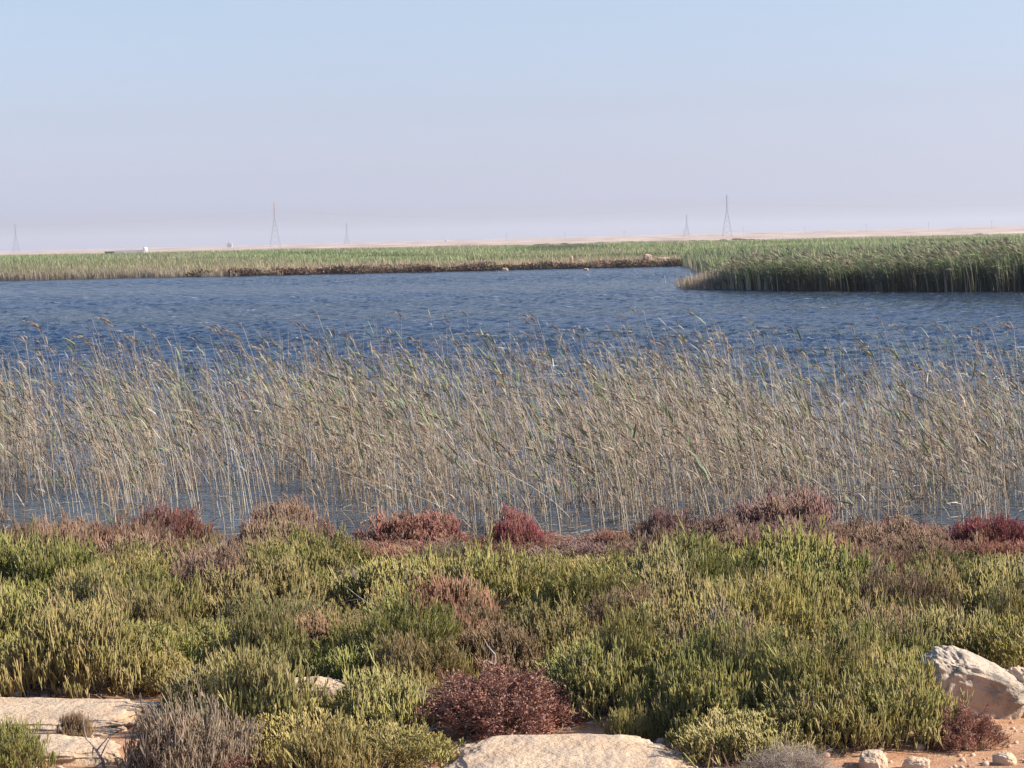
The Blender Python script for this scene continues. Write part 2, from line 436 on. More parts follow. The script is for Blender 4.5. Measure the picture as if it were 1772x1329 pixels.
SHORE = [(380, 'behind the left reddish bush'), (600, 'behind the pinkish shore bush'), (830, 'behind the broad red-brown bush'), (940, 'behind the crimson bush'), (1090, 'behind the small crimson tuft'),
         (1250, 'behind the purplish shore bush'), (1560, 'behind the tall purple shore bush'), (9999, 'behind the wine-red shore bush')]
KINDL = dict(plume='tall dry reed with drooping plume above the belt,', green='reed with green wind-blown leaves,', front='bare straw-coloured reed stalk at the front of the belt,', bent='fallen reed stalk slanting over the water,')
KINDG = dict(plume='plumed reeds', green='green-leaved reeds', front='bare reed stalks', bent='slanting reed stalks')
def put_reed(kind, x, y, sc=1.0, rz=0.0):
    pool = [p for k, p in protos if k == kind]; p = pool[r.integers(len(pool))]
    o = p if p.name not in used else copy_tree(p)
    used.add(p.name) if o is p else None
    o.location = (x, y, 0.0); o.rotation_euler = (0, 0, rz); o.scale = (sc, sc, sc)
    px_ = 886+x/y*FPX
    ph = next(p for lim_, p in SHORE if px_ < lim_)
    o['label'] = KINDL[kind]+' '+ph; o['group'] = KINDG[kind]+' '+ph
for kind, n in (('plume', 85), ('green', 60), ('front', 125), ('bent', 27)):
    for i in range(n):
        if kind == 'plume': px_ = r.uniform(-40, 1810); Y = r.uniform(20, 27)
        elif kind == 'green': px_ = r.choice([r.uniform(150, 900), r.uniform(600, 1772)]); Y = r.uniform(19.5, 26)
        elif kind == 'front': px_ = r.uniform(-40, 1810); Y = r.uniform(17.5, 20.2)
        else: px_ = r.uniform(300, 1772); Y = r.uniform(17.3, 19.5)
        sc = r.uniform(0.85, 1.08)
        if kind == 'plume' and px_ > 1300: sc *= 0.93
        rz = r.normal(0, 0.25)
        if kind == 'bent' and r.random() < 0.45: rz += math.pi
        put_reed(kind, at_y(px_, Y), Y, sc, rz)

# ------------------------------------------------------------------ reed beds across the water
def bed_blades(b, x, y, z, H, lean, wd, cols, r, K=4, topc=None):
    n = len(x); t = np.linspace(0, 1, K)[None, :]
    X = x[:, None] - lean[:, None]*H[:, None]*t**1.7; Y = y[:, None]+r.normal(0, 0.06, (n, 1))*H[:, None]*t
    Z = z[:, None] + H[:, None]*t*(1-0.12*lean[:, None]*t)
    a = r.uniform(-0.9, 0.9, n); D = np.stack([np.cos(a), np.sin(a), 0*a], -1)
    prof = (1-t**2.5)*0.75+0.25
    C = cols[:, None, :]*np.ones((1, K, 1))
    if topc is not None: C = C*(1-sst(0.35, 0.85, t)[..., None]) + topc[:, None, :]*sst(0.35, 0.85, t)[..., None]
    b.ribbons(np.stack([X, Y, Z], -1), D, wd[:, None]*prof, C)
FG = np.array([[0.31, 0.42, 0.15], [0.22, 0.33, 0.11], [0.37, 0.46, 0.19], [0.40, 0.42, 0.23]])
FO = np.array([[0.38, 0.34, 0.20], [0.31, 0.30, 0.17], [0.42, 0.37, 0.24]])
FT = np.array([[0.56, 0.45, 0.31], [0.62, 0.50, 0.36], [0.44, 0.34, 0.23]])
FD = np.array([[0.15, 0.14, 0.08], [0.12, 0.11, 0.06], [0.20, 0.18, 0.10]])

def prom_left(y): return np.interp(y, [84, 88, 95, 102, 110, 125, 150, 182, 200], [22, 16, 11.6, 9.9, 10.4, 11.5, 13.0, 14.6, 15.0])
def prom_front(x): return np.interp(x, [9, 10, 12, 16, 20, 26, 60], [104, 100.5, 97.5, 91.5, 87.5, 84.5, 78]) + 0.8*np.sin(x*1.3)+0.5*np.sin(x*3.1)
r = np.random.default_rng(31)
b = MB()
n = 26000                                   # front of the headland
x = r.uniform(9.3, 34, n); dy = r.exponential(4.5, n) - np.where(r.random(n) < 0.02, r.uniform(0, 2.0, n), 0); y = prom_front(x) + dy
keep = (x > prom_left(y)+0.5*np.sin(y*2)) & (y < 125); x, y, dy = x[keep], y[keep], dy[keep]; n = len(x)
hh = 1.54 + 0.13*np.sin(x*0.7)+0.13*np.sin(x*2.2+y*0.7)+0.10*np.sin(x*5.1-y) - 0.80*np.exp(-((x-prom_left(y)).clip(0)/2.0)) + 0.006*(x-12)
H = hh*r.uniform(0.80, 1.12, n)
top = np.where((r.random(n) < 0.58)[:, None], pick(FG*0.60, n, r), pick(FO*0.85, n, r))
low = np.where((r.random(n) < 0.13)[:, None], pick(FT*1.1, n, r), pick(FD*0.65, n, r))  # most lower blades coloured dark to paint the shaded front of the bed
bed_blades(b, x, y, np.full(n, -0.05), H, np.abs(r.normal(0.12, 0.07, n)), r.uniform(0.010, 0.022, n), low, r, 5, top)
# leaves on the headland reeds
sel = r.integers(0, n, 30000); t = r.uniform(0.45, 1.0, 30000); ln = r.uniform(0.2, 0.45, 30000)
p0 = np.stack([x[sel]-0.12*H[sel]*t**1.7, y[sel], H[sel]*t-0.1], -1)
D = unit(np.stack([-r.uniform(0.2, 1, 30000), r.normal(0, 0.5, 30000), r.uniform(0.1, 1.1, 30000)], -1))
s_ = np.array([0, 0.5, 1.0])[None, :, None]
Q = p0[:, None, :]+D[:, None, :]*ln[:, None, None]*s_ + np.array([-0.1, 0, -0.28])*ln[:, None, None]*s_**2
cc = np.where((t > 0.72)[:, None], pick(np.concatenate([FG*0.75, FO*0.9]), 30000, r), pick(FD, 30000, r))  # lower leaves carry the same painted shade
b.ribbons(Q, unit(np.cross(D, r.normal(0, 1, (30000, 3)))), r.uniform(0.010, 0.022, (30000, 1))*np.array([0.7, 1, 0.1])[None, :], cc[:, None, :]*np.ones((1, 3, 1)))
# plumes
sel = r.integers(0, n, 2500); p0 = np.stack([x[sel]-0.12*H[sel], y[sel], H[sel]+0.02], -1)
D = unit(np.stack([-r.uniform(0.5, 1, 2500), r.normal(0, 0.3, 2500), r.uniform(0.2, 0.8, 2500)], -1))
b.ribbons(p0[:, None, :]+D[:, None, :]*0.22*s_, unit(np.cross(D, r.normal(0, 1, (2500, 3)))), 0.03*np.array([0.6, 1, 0.3])[None, :]*np.ones((2500, 1)), pick(FT*0.45, 2500, r)[:, None, :]*np.ones((1, 3, 1)))
# further back on the headland
n = 26000; y = r.uniform(98, 190, n); x = prom_left(y) + r.random(n)*(0.30*y+8-prom_left(y)); 
H = (1.50+0.15*np.sin(x*0.4+y*0.2))*r.uniform(0.85, 1.12, n) - 0.4*np.exp(-(x-prom_left(y))/1.5)
top = np.where((r.random(n) < 0.6)[:, None], pick(FG*0.85, n, r), pick(FO, n, r))
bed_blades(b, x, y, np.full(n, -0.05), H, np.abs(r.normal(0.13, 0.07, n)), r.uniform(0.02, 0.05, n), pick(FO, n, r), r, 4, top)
# thin pale tip of the headland
n = 1500; x = r.uniform(8.3, 11.3, n); y = 104.0 - (x-8.3)*1.2 + r.exponential(1.8, n)
H = (0.55 + 0.32*(x-8.3)/1.2).clip(0, 1.4)*r.uniform(0.6, 1.1, n)
bed_blades(b, x, y, np.full(n, -0.05), H, np.abs(r.normal(0.12, 0.08, n)), r.uniform(0.008, 0.02, n), pick(FT*0.9, n, r), r, 4, pick(FT, n, r))
hb = link('headland_reeds', b.mesh('headland_reeds', False), M_bed)
tag(hb, 'tall dark green reed bed filling the headland on the right of the lake', 'reeds', kind='stuff')

r = np.random.default_rng(37)
b = MB()
def far_x(y, n, lo=-0.30, hi=0.30): return r.uniform(lo, hi, n)*y
n = 15000; x = r.uniform(-62, -19, n); y = shore_far(x) + r.exponential(3.0, n) - 0.5          # pale dry fringe on the left shore
k_ = sst(-22, -34, x); H = (0.35+0.35*k_)*r.uniform(0.7, 1.15, n)
bed_blades(b, x, y, terrain(x, y), H, np.abs(r.normal(0.12, 0.08, n)), r.uniform(0.012, 0.03, n), pick(FT*0.85, n, r), r, 3, pick(np.concatenate([FT, FO, FO]), n, r))
n = 44000; y = r.uniform(189, 255, n); x = far_x(y, n)                                       # olive mid band
left = sst(-18, -30, x)
nz = np.array([mnoise.noise(Vector((a*0.08, c*0.12, 1.0))) for a, c in zip(x, y)])
H = (0.42+0.38*left+ (y-190)*0.006 + 0.25*nz)*r.uniform(0.75, 1.15, n)
c1 = np.where((nz+r.normal(0, 0.2, n) > 0.05)[:, None], pick(FO, n, r), pick(FT*0.8, n, r))
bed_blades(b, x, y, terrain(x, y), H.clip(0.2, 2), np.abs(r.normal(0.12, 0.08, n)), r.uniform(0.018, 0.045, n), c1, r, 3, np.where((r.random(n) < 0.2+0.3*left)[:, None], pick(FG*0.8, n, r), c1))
n = 80000; u = r.random(n); y = 230 + (u**1.3)*240; x = far_x(y, n)                            # bright green belt
nz = np.array([mnoise.noise(Vector((a*0.05, c*0.03, 5.0))) for a, c in zip(x, y)])
H = (0.82+0.62*sst(225, 420, y)+0.20*nz+0.10*sst(-15, -35, x) + 0.12*sst(5, 30, x))*r.uniform(0.88, 1.10, n)
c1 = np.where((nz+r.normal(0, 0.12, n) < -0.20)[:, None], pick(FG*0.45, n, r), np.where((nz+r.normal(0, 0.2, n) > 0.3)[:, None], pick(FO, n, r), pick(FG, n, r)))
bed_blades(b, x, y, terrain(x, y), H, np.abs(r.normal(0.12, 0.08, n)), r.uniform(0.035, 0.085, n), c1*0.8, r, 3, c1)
fb = link('far_reeds', b.mesh('far_reeds', False), M_bed)
tag(fb, 'bright green reed belt behind the brown far shore, fading to olive at the water', 'reeds', kind='stuff')

# ------------------------------------------------------------------ bushes: glasswort, dead, leafy
def dome_points(n, R, Hh, seed, r, lo=0.55):
    a = r.uniform(0, 2*math.pi, n); q = np.sqrt(r.random(n))
    lump = 1 + 0.22*np.sin(a*3+seed) * q + 0.15*np.sin(a*5+seed*2.1)*q
    x = R*q*np.cos(a)*lump; y = R*q*np.sin(a)*lump
    prof = np.sqrt((1-q**3.2).clip(0, 1))
    bumpy = 1 + 0.38*np.sin(x*17/R*0.5+seed)*np.sin(y*15/R*0.5+seed*1.7)
    z = Hh*(0.15+0.85*prof)*bumpy*r.uniform(lo, 1.0, n)
    return np.stack([x, y, z], -1), q, a
def glasswort_mesh(seed, R, Hh, n, slen=(0.04, 0.09), thick=0.0028, spread=0.35, br=4):
    r = np.random.default_rng(seed); b = MB()
    # tufts: sprigs gather in small bunches that share a direction
    nt_ = max(20, n//12); T, tq, ta = dome_points(nt_, R, Hh, seed, r, 0.5)
    g = r.integers(0, nt_, n)
    out_ = np.stack([np.cos(ta)*tq, np.sin(ta)*tq, 0*ta], -1)
    td = unit(out_*spread + np.array([0, 0, 1]) + r.normal(0, 0.18, (nt_, 3)))
    ln = r.uniform(*slen, n)*np.where(r.random(n) < 0.12, 1.6, 1.0)
    tip = T[g] + r.normal(0, 0.034, (n, 3))*np.array([1, 1, 0.9])
    d = unit(td[g] + r.normal(0, 0.26, (n, 3)))
    p0 = tip - d*ln[:, None]*0.6
    p0[:, 2] = np.maximum(p0[:, 2], 0.0)
    tint = r.random(nt_)[g]*0.6 + r.random(n)*0.4; rnd = r.random(nt_)[g]*0.7+0.3*r.random(n)
    def tub(p, dd, l, rad, g0, g1, K=4):
        t = np.linspace(0, 1, K)[None, :, None]; m = len(p)
        curve = np.array([0, 0, 1.0])*0.25
        Q = p[:, None, :] + dd[:, None, :]*l[:, None, None]*t + curve*l[:, None, None]*t**2
        c = np.empty((m, K, 3)); c[..., 0] = tint[:m, None] if m == n else 0; return Q, c
    def emit(p, dd, l, rad, idx, g0, g1):
        K = 4; t = np.linspace(0, 1, K); m = len(p)
        Q = p[:, None, :] + dd[:, None, :]*l[:, None, None]*t[None, :, None] + np.array([0, 0, 0.28])*l[:, None, None]*(t**2)[None, :, None]
        c = np.empty((m, K, 3)); c[..., 0] = tint[idx][:, None]; c[..., 1] = (g0+(g1-g0)*t)[None, :]; c[..., 2] = rnd[idx][:, None]
        b.tubes(Q, rad*r.uniform(0.8, 1.25, (m, 1))*np.array([0.75, 1.0, 1.05, 0.45])[None, :], 3, c)
    idx = np.arange(n); emit(p0, d, ln, thick, idx, 0.05, 1.0)
    for k in range(br):
        tt = r.uniform(0.25, 0.75, n)
        q = p0 + d*(ln*tt)[:, None] + np.array([0, 0, 0.28])*(ln*tt**2)[:, None]
        dd = unit(d + unit(r.normal(0, 1, (n, 3)))*0.55 + np.array([0, 0, 0.45]))
        emit(q, dd, ln*r.uniform(0.3, 0.6, n), thick*0.92, idx, 0.35, 1.0)
    return b.mesh('foliage')
def twig_mesh(seed, R, Hh, n, rad=0.004, curl=0.5, name='branches', upright=0.6, bleach=0.0):
    r = np.random.default_rng(seed+999); b = MB(); K = 6
    tips, q, a = dome_points(n, R*0.95, Hh*0.95, seed, r, 0.5)
    root_ = np.stack([r.normal(0, R*0.14, n), r.normal(0, R*0.14, n), np.full(n, -0.02)], -1)
    t = np.linspace(0, 1, K)[None, :, None]
    mid = r.normal(0, R*0.16*curl*2, (n, 1, 3))*np.sin(t*math.pi) + r.normal(0, R*0.03*curl*2, (n, K, 3))*t
    P = root_[:, None, :]*(1-t)+tips[:, None, :]*t + mid; P[..., 2] = np.maximum(P[..., 2], -0.03)
    c = np.empty((n, K, 3)); c[..., 0] = r.random((n, 1)); c[..., 1] = 0.3+0.7*t[..., 0]; c[..., 2] = r.random((n, 1))
    b.tubes(P, rad*(1.25-t[..., 0])*r.uniform(0.7, 1.4, (n, 1)), 4, c)
    m = n*4; sel = r.integers(0, n, m); tt = r.uniform(0.35, 0.98, m); p = along(P[sel], tt)
    D = unit(r.normal(0, 1, (m, 3))+np.array([0, 0, upright])); ln = r.uniform(0.03, 0.11, m)*min(1, R/0.3)
    t3 = np.linspace(0, 1, 4)[None, :, None]
    Q = p[:, None, :]+D[:, None, :]*ln[:, None, None]*t3 + r.normal(0, 0.006, (m, 4, 3))*t3
    c = np.empty((m, 4, 3)); c[..., 0] = r.random((m, 1)); c[..., 1] = 1.0; c[..., 2] = r.random((m, 1))
    b.tubes(Q, rad*0.42*(1.1-0.7*t3[..., 0]), 3, c)
    return b.mesh(name)
def leafy_mesh(seed, R, Hh, n):
    r = np.random.default_rng(seed); b = MB()
    nt_ = n//26; T, tq, ta = dome_points(nt_, R, Hh, seed, r, 0.45)
    d = unit(np.stack([np.cos(ta)*tq, np.sin(ta)*tq, 0*ta+0.7], -1)+r.normal(0, 0.35, (nt_, 3)))
    t3 = np.linspace(0, 1, 3)[None, :, None]
    c = np.empty((nt_, 3, 3)); c[..., 0] = 0.4; c[..., 1] = 0.2; c[..., 2] = 0.2
    b.tubes((T-d*0.07)[:, None, :]+d[:, None, :]*0.09*t3, 0.002, 3, c)
    g = r.integers(0, nt_, n); p = T[g]+d[g]*r.uniform(-0.07, 0.03, (n, 1))+r.normal(0, 0.007, (n, 3))
    D = unit(d[g]*0.6+r.normal(0, 0.7, (n, 3))); ln = r.uniform(0.007, 0.018, n)
    Q = p[:, None, :]+D[:, None, :]*ln[:, None, None]*t3
    tn = r.random(nt_)[g]; c = np.empty((n, 3, 3)); c[..., 0] = (0.5*tn+0.5*r.random(n))[:, None]; c[..., 1] = 1; c[..., 2] = r.random((n, 1))
    b.ribbons(Q, unit(np.cross(D, r.normal(0, 1, (n, 3)))), r.uniform(0.0022, 0.0042, (n, 1))*np.array([0.6, 1, 0.2])[None, :], c)
    return b.mesh('foliage')

# prototypes as pairs of meshes: (foliage, branches, radius, height)
PR = {}
PR['glass'] = []
for i in range(12):
    R, Hh = [(0.30, 0.30), (0.36, 0.34), (0.42, 0.38), (0.26, 0.26), (0.34, 0.40), (0.46, 0.36)][i % 6]
    PR['glass'].append((glasswort_mesh(500+i, R, Hh, int(11500*R*R+500)), twig_mesh(500+i, R*1.02, Hh*1.0, 60, 0.0035), R, Hh))
PR['fine'] = []
for i in range(6):                       # thinner, straighter sprigs of the red and purple bushes
    R, Hh = [(0.32, 0.34), (0.38, 0.40), (0.28, 0.30)][i % 3]
    PR['fine'].append((glasswort_mesh(600+i, R, Hh, int(11000*R*R+450), (0.05, 0.10), 0.0024, 0.3, 4), twig_mesh(600+i, R*1.02, Hh*1.0, 70, 0.0035), R, Hh))
PR['dead'] = [(twig_mesh(700+i, 0.34, 0.32, 950, 0.0020, 0.8, 'foliage'), twig_mesh(720+i, 0.30, 0.26, 30, 0.007), 0.34, 0.32) for i in range(3)]
PR['leafy'] = [(leafy_mesh(800+i, 0.36, 0.26, 26000), twig_mesh(800+i, 0.34, 0.24, 90, 0.003), 0.36, 0.26) for i in range(3)]
for k, lst in PR.items():
    for f, br, *_ in lst:
        f.materials.append({'glass': M_sprig, 'fine': M_redsprig, 'dead': M_wood, 'leafy': M_leafy}[k]); br.materials.append(M_wood)

def bush(kind, x, y, col, R=None, Hh=None, label=None, cat='bush', group=None, rz=None, z=None, name=None, which=None):
    rr = random
    lst = PR[kind]; cand = sorted(range(len(lst)), key=lambda i: abs(lst[i][2]-(R or 0.34)))[:5]
    f, br, r0, h0 = lst[rr.choice(cand)]
    R = R or r0; Hh = Hh or h0; Hh = min(Hh, 1.28*h0*R/r0)
    z = max(-0.03, th(x, y)) if z is None else z
    o = empty(name or {'glass': 'glasswort_bush', 'fine': 'glasswort_bush', 'dead': 'dead_bush', 'leafy': 'leafy_bush'}[kind],
              (x, y, z-0.01), rr.uniform(0, 6.28) if rz is None else rz, (R/r0, R/r0, Hh/h0))
    a = bpy.data.objects.new('foliage', f); COL.objects.link(a); a.parent = o; a.color = (*col, 1)
    c = bpy.data.objects.new('branches', br); COL.objects.link(c); c.parent = o
    tag(o, label, cat, group)
    return o
CO = dict(green=(0.30, 0.31, 0.085), lime=(0.41, 0.38, 0.115), olive=(0.36, 0.31, 0.12), dull=(0.33, 0.29, 0.12), pink=(0.34, 0.21, 0.155),
          brown=(0.30, 0.20, 0.12), red=(0.35, 0.145, 0.12), crimson=(0.36, 0.09, 0.105), purple=(0.29, 0.155, 0.15), gold=(0.45, 0.38, 0.13), grey=(0.36, 0.29, 0.21), rust=(0.34, 0.16, 0.12))
WORD = dict(green='green', lime='yellow-green', olive='olive green', dull='dull olive-brown', pink='pinkish brown', brown='brown', red='red-tipped', crimson='crimson', purple='purplish brown', gold='golden green', grey='grey', rust='rust-red')

placed = []     # (x, y, R) of what already stands
landmarks = []  # (phrase, x, y)
def special(px_, py_, wpx, hpx, kind, col, label, phrase=None, group=None, cat='bush', which=None):
    """px_, py_ = foot of the bush in the photo; wpx, hpx = its size there"""
    x, y = at_ground(px_, py_); k = FPX/y
    o = bush(kind, x, y, CO[col], wpx/k/2/1.08, hpx/k*0.88, label, cat, group, which=which)
    placed.append((x, y, wpx/k/2))
    if phrase: landmarks.append((phrase, x, y))
    return o

# ------------------------------------------------------------------ rocks
def rock(name, label, px_, py_, size, seed, m, pw=0.55, rot=(0, 0, 0), rough=0.10, sink=0.3, group=None, phrase=None, xy=None, warp=1.0):
    x, y = at_ground(px_, py_) if xy is None else xy
    bm = bmesh.new(); bmesh.ops.create_icosphere(bm, subdivisions=6, radius=1.0)
    sx_, sy_, sz_ = size
    for v in bm.verts:
        c = v.co
        q = Vector([math.copysign(abs(t)**pw, t) for t in c])
        n1 = mnoise.noise(c*1.1+Vector((seed, 0, 0)))*1.6*warp
        rid = abs(mnoise.noise(c*2.6+Vector((0, seed, 0))))
        n2 = mnoise.fractal(c*3.2+Vector((0, seed, 0)), 0.8, 2.1, 5)
        n3 = mnoise.fractal(c*13+Vector((0, seed, 0)), 0.8, 2.1, 3)
        q *= 1 + rough*(n1*1.2+n2*0.7+n3*0.13-rid*0.8)
        v.co = Vector((q.x*sx_, q.y*sy_, q.z*sz_))
    me = bpy.data.meshes.new(name); bm.to_mesh(me); bm.free()
    for p in me.polygons: p.use_smooth = True
    o = link(name, me, m); o.rotation_euler = rot
    o.location = (x, y, th(x, y)+sz_*(1-2*sink))
    tag(o, label, 'rock', group)
    if phrase: landmarks.append((phrase, x, y))
    return o
def pxy(px_, py_): return at_ground(px_, py_)
x, y = pxy(976, 1354); rock('rock_slab', 'long cream rock slab lying flat at the bottom centre below the rust-red bush', 0, 0, (0.475, 0.36, 0.055), 2.2, M_rock, 0.62, (0.10, 0.0, 0.04), 0.10, 0.25, None, 'the long central slab', (x, y))
x, y = pxy(70, 1258); rock('rock_slab', 'broad flat pinkish rock slab at the lower left with a dry tuft on it', 0, 0, (0.52, 0.30, 0.055), 5.1, M_rock, 0.6, (0.02, 0.02, -0.08), 0.12, 0.25, None, 'the broad left slab', (x, y))
x, y = pxy(70, 1310); rock('rock_slab', 'lower step of rock in front of the broad slab at the lower left', 0, 0, (0.36, 0.17, 0.045), 9.1, M_rock, 0.6, (0.04, 0.02, 0.1), 0.10, 0.35, None, None, (x-0.05, y))
x, y = pxy(532, 1222); rock('rock', 'pale block of stone half hidden in the shrubs left of centre', 0, 0, (0.16, 0.09, 0.07), 7.7, M_rock, 0.5, (0, 0, 0.1), 0.12, 0.12, None, 'the half-hidden pale block', (x, y))
x, y = pxy(1680, 1232); rock('boulder', 'large grey and cream weathered boulder leaning behind the dark red bush', 0, 0, (0.225, 0.16, 0.128), 4.4, M_grey, 0.6, (0.15, 0.42, 0.15), 0.13, 0.10, None, 'the big boulder', (x, y))
x, y = pxy(1790, 1235); rock('boulder', 'smaller pale boulder at the right edge beside the big grey boulder', 0, 0, (0.12, 0.12, 0.11), 6.4, M_rock, 0.6, (0.15, 0.3, 0.15), 0.14, 0.2, None, None, (x, y))
for (a, c, w_, sd_, lb) in ((1512, 1328, 0.065, 1.3, 'rounded cream stone on the orange soil at the bottom edge, right of the purplish bush'),
                        (1586, 1332, 0.05, 2.9, 'low pinkish stone at the bottom edge, right of the rounded cream stone'),
                        (1738, 1322, 0.045, 8.9, 'flat orange stone on bare soil in the lower right corner'),
                        (1620, 1288, 0.024, 3.9, 'small upright pale stone on the soil by the dark red bush'),
                        (1497, 1290, 0.022, 5.9, 'small orange stone under the green bushes left of the dark red bush')):
    x, y = pxy(a, c); rock('stone', lb, 0, 0, (w_, w_*0.8, w_*0.62), sd_, M_rock, 0.7, (0, 0, sd_), 0.10, 0.25, None, None, (x, y))

# ------------------------------------------------------------------ the bushes one can tell apart
special(893, 972, 108, 84, 'fine', 'crimson', 'crimson bush standing alone against the open water', 'the crimson bush', which=1)
special(982, 975, 46, 40, 'fine', 'crimson', 'small crimson tuft right of the crimson bush at the water edge', which=2)
special(862, 1264, 310, 104, 'leafy', 'rust', 'rust-red small-leaved bush just behind the long central slab', 'the rust-red bush')
special(1660, 1292, 150, 135, 'leafy', 'rust', 'dark red small-leaved bush in front of the big boulder', 'the dark red bush')
special(328, 1352, 225, 125, 'fine', 'grey', 'large grey-brown half-dead bush at the bottom edge right of the left slab', 'the big grey bush')
special(330, 1352, 190, 60, 'fine', 'red', 'low red-stemmed bush under the large grey-brown half-dead bush')
special(1088, 1283, 84, 62, 'glass', 'lime', 'small bright green tuft growing on the long central slab', which=3)
special(132, 1282, 62, 52, 'fine', 'brown', 'small dry brown tuft of sprigs growing on the left slab', which=2)
special(715, 1262, 130, 90, 'dead', 'grey', 'grey leafless bush left of the rust-red bush', 'the grey bush beside the rust-red one')
special(1425, 1180, 120, 110, 'dead', 'grey', 'grey twiggy bush rising out of the green bushes left of the boulder', 'the grey twiggy bush')
special(600, 1050, 120, 90, 'dead', 'grey', 'dark leafless bush among green bushes left of centre', 'the dark leafless bush')
special(1370, 1348, 190, 70, 'dead', 'purple', 'low purplish grey leafless bush at the bottom edge right of the long slab', 'the purplish bush')
special(25, 1340, 130, 90, 'glass', 'green', 'dark green bush in the lower left corner in front of the slab')
special(720, 955, 200, 75, 'fine', 'red', 'broad red-brown bush at the water edge left of the crimson bush', 'the broad red-brown bush')
special(290, 955, 140, 75, 'fine', 'red', 'reddish bush at the water edge left of the gap of open water', 'the left reddish bush')
special(490, 960, 150, 90, 'fine', 'pink', 'pinkish rounded bush at the water edge right of the gap of open water', 'the pinkish shore bush')
special(1150, 965, 110, 70, 'fine', 'purple', 'dark purplish bush at the water edge right of the crimson bush', 'the purplish shore bush')
special(1365, 950, 190, 90, 'fine', 'purple', 'tallest purple-brown bush at the water edge on the right', 'the tall purple shore bush')
special(1720, 975, 160, 70, 'fine', 'crimson', 'wine-red bush at the water edge near the right border', 'the wine-red shore bush')
special(1060, 970, 80, 55, 'fine', 'red', 'small red-brown bush at the water edge right of the small crimson tuft')
special(1215, 1050, 175, 110, 'glass', 'green', 'big rounded green bush below the purplish shore bush', 'the big rounded green bush')
special(865, 1085, 250, 130, 'glass', 'lime', 'large yellow-green bush in the middle below the crimson bush', 'the large central green bush', which=5)
special(1440, 1070, 110, 95, 'glass', 'green', 'deep green upright bush below the tall purple shore bush', 'the deep green upright bush')
special(1500, 1060, 160, 130, 'fine', 'pink', 'tall pinkish bush right of the deep green upright bush')
special(225, 1130, 190, 110, 'glass', 'olive', 'tall olive bush on the left above the dark hollow', 'the tall olive bush')
special(1080, 1110, 110, 95, 'fine', 'pink', 'thin pinkish bush between two green bushes right of centre')
special(570, 1345, 170, 85, 'glass', 'gold', 'golden green bush at the bottom edge left of the grey bush', 'the golden bush')
special(1200, 1292, 80, 45, 'glass', 'lime', 'little green tuft at the right end of the long slab')
special(1290, 1235, 230, 150, 'glass', 'green', 'wide green bush behind the right end of the long slab', 'the wide green bush')

# ------------------------------------------------------------------ the rest of the shrub belt
# colours seen in each part of the photograph: (x, y, colour, spread)
SEED = [(40,950,'pink'),(120,940,'pink'),(210,950,'dull'),(320,940,'red'),(60,1000,'green'),(150,1010,'dull'),(260,1000,'gold'),(330,1000,'olive'),(390,1010,'purple'),(420,970,'purple'),
 (500,940,'pink'),(570,950,'olive'),(640,950,'red'),(780,940,'red'),(30,1060,'green'),(120,1050,'dull'),(220,1060,'lime'),(340,1060,'olive'),(440,1030,'dull'),(520,1000,'green'),(580,1040,'olive'),
 (650,1000,'gold'),(740,1000,'lime'),(850,1010,'gold'),(940,1010,'lime'),(1020,1000,'olive'),(1100,1000,'green'),(1010,1060,'lime'),(1100,1070,'pink'),(1160,1040,'dull'),(1140,950,'purple'),(1240,950,'purple'),
 (1330,930,'purple'),(1420,940,'pink'),(1500,930,'brown'),(1570,960,'dull'),(1660,970,'red'),(1740,960,'crimson'),(1250,1000,'lime'),(1340,1010,'lime'),(1400,1030,'green'),(1470,1010,'red'),(1540,1020,'pink'),
 (1600,1010,'dull'),(1680,1020,'green'),(1750,1030,'olive'),(1250,1080,'green'),(1350,1080,'lime'),(1450,1100,'green'),(1560,1090,'pink'),(1620,1090,'olive'),(1700,1090,'lime'),(1760,1110,'lime'),
 (30,1130,'lime'),(80,1170,'brown'),(120,1190,'olive'),(230,1120,'lime'),(300,1160,'gold'),(380,1110,'green'),(460,1090,'dull'),(560,1110,'pink'),(640,1100,'olive'),(700,1120,'green'),(760,1110,'red'),(850,1130,'pink'),
 (930,1120,'olive'),(1000,1130,'green'),(1090,1160,'lime'),(1170,1120,'gold'),(480,1170,'olive'),(560,1200,'gold'),(650,1170,'green'),(660,1240,'lime'),(400,1200,'dull'),(260,1210,'dull'),(480,1260,'gold'),
 (1180,1200,'green'),(1280,1180,'lime'),(1380,1190,'green'),(1480,1160,'lime'),(1540,1180,'green'),(1550,1240,'lime'),(1450,1250,'olive'),(1260,1290,'gold'),(640,1310,'gold'),(1500,1280,'olive'),(590,1290,'gold'),(730,1180,'olive'),(1770,1130,'lime')]
SD = np.array([(a, c) for a, c, _ in SEED], float)
def in_bare(px_, py_):
    if px_ < 300 and py_ > 1203: return True
    if px_ < 90 and 1185 < py_: return True
    if 730 < px_ < 1225 and py_ > 1262: return True
    if 1040 < px_ < 1180 and py_ > 1240: return True
    if px_ > 1400 and py_ > 1296: return True
    if 1545 < px_ < 1960 and 1195 < py_: return True
    if 150 < px_ < 440 and py_ > 1262: return True
    if 745 < px_ < 985 and 1165 < py_: return True
    if 450 < px_ < 620 and 1195 < py_ < 1265: return True
    return False
placed += [(*at_ground(470, 1255), 0.10), (*at_ground(532, 1240), 0.27), (*at_ground(535, 1290), 0.15)]
r = np.random.default_rng(5); fill = []
tries = 0
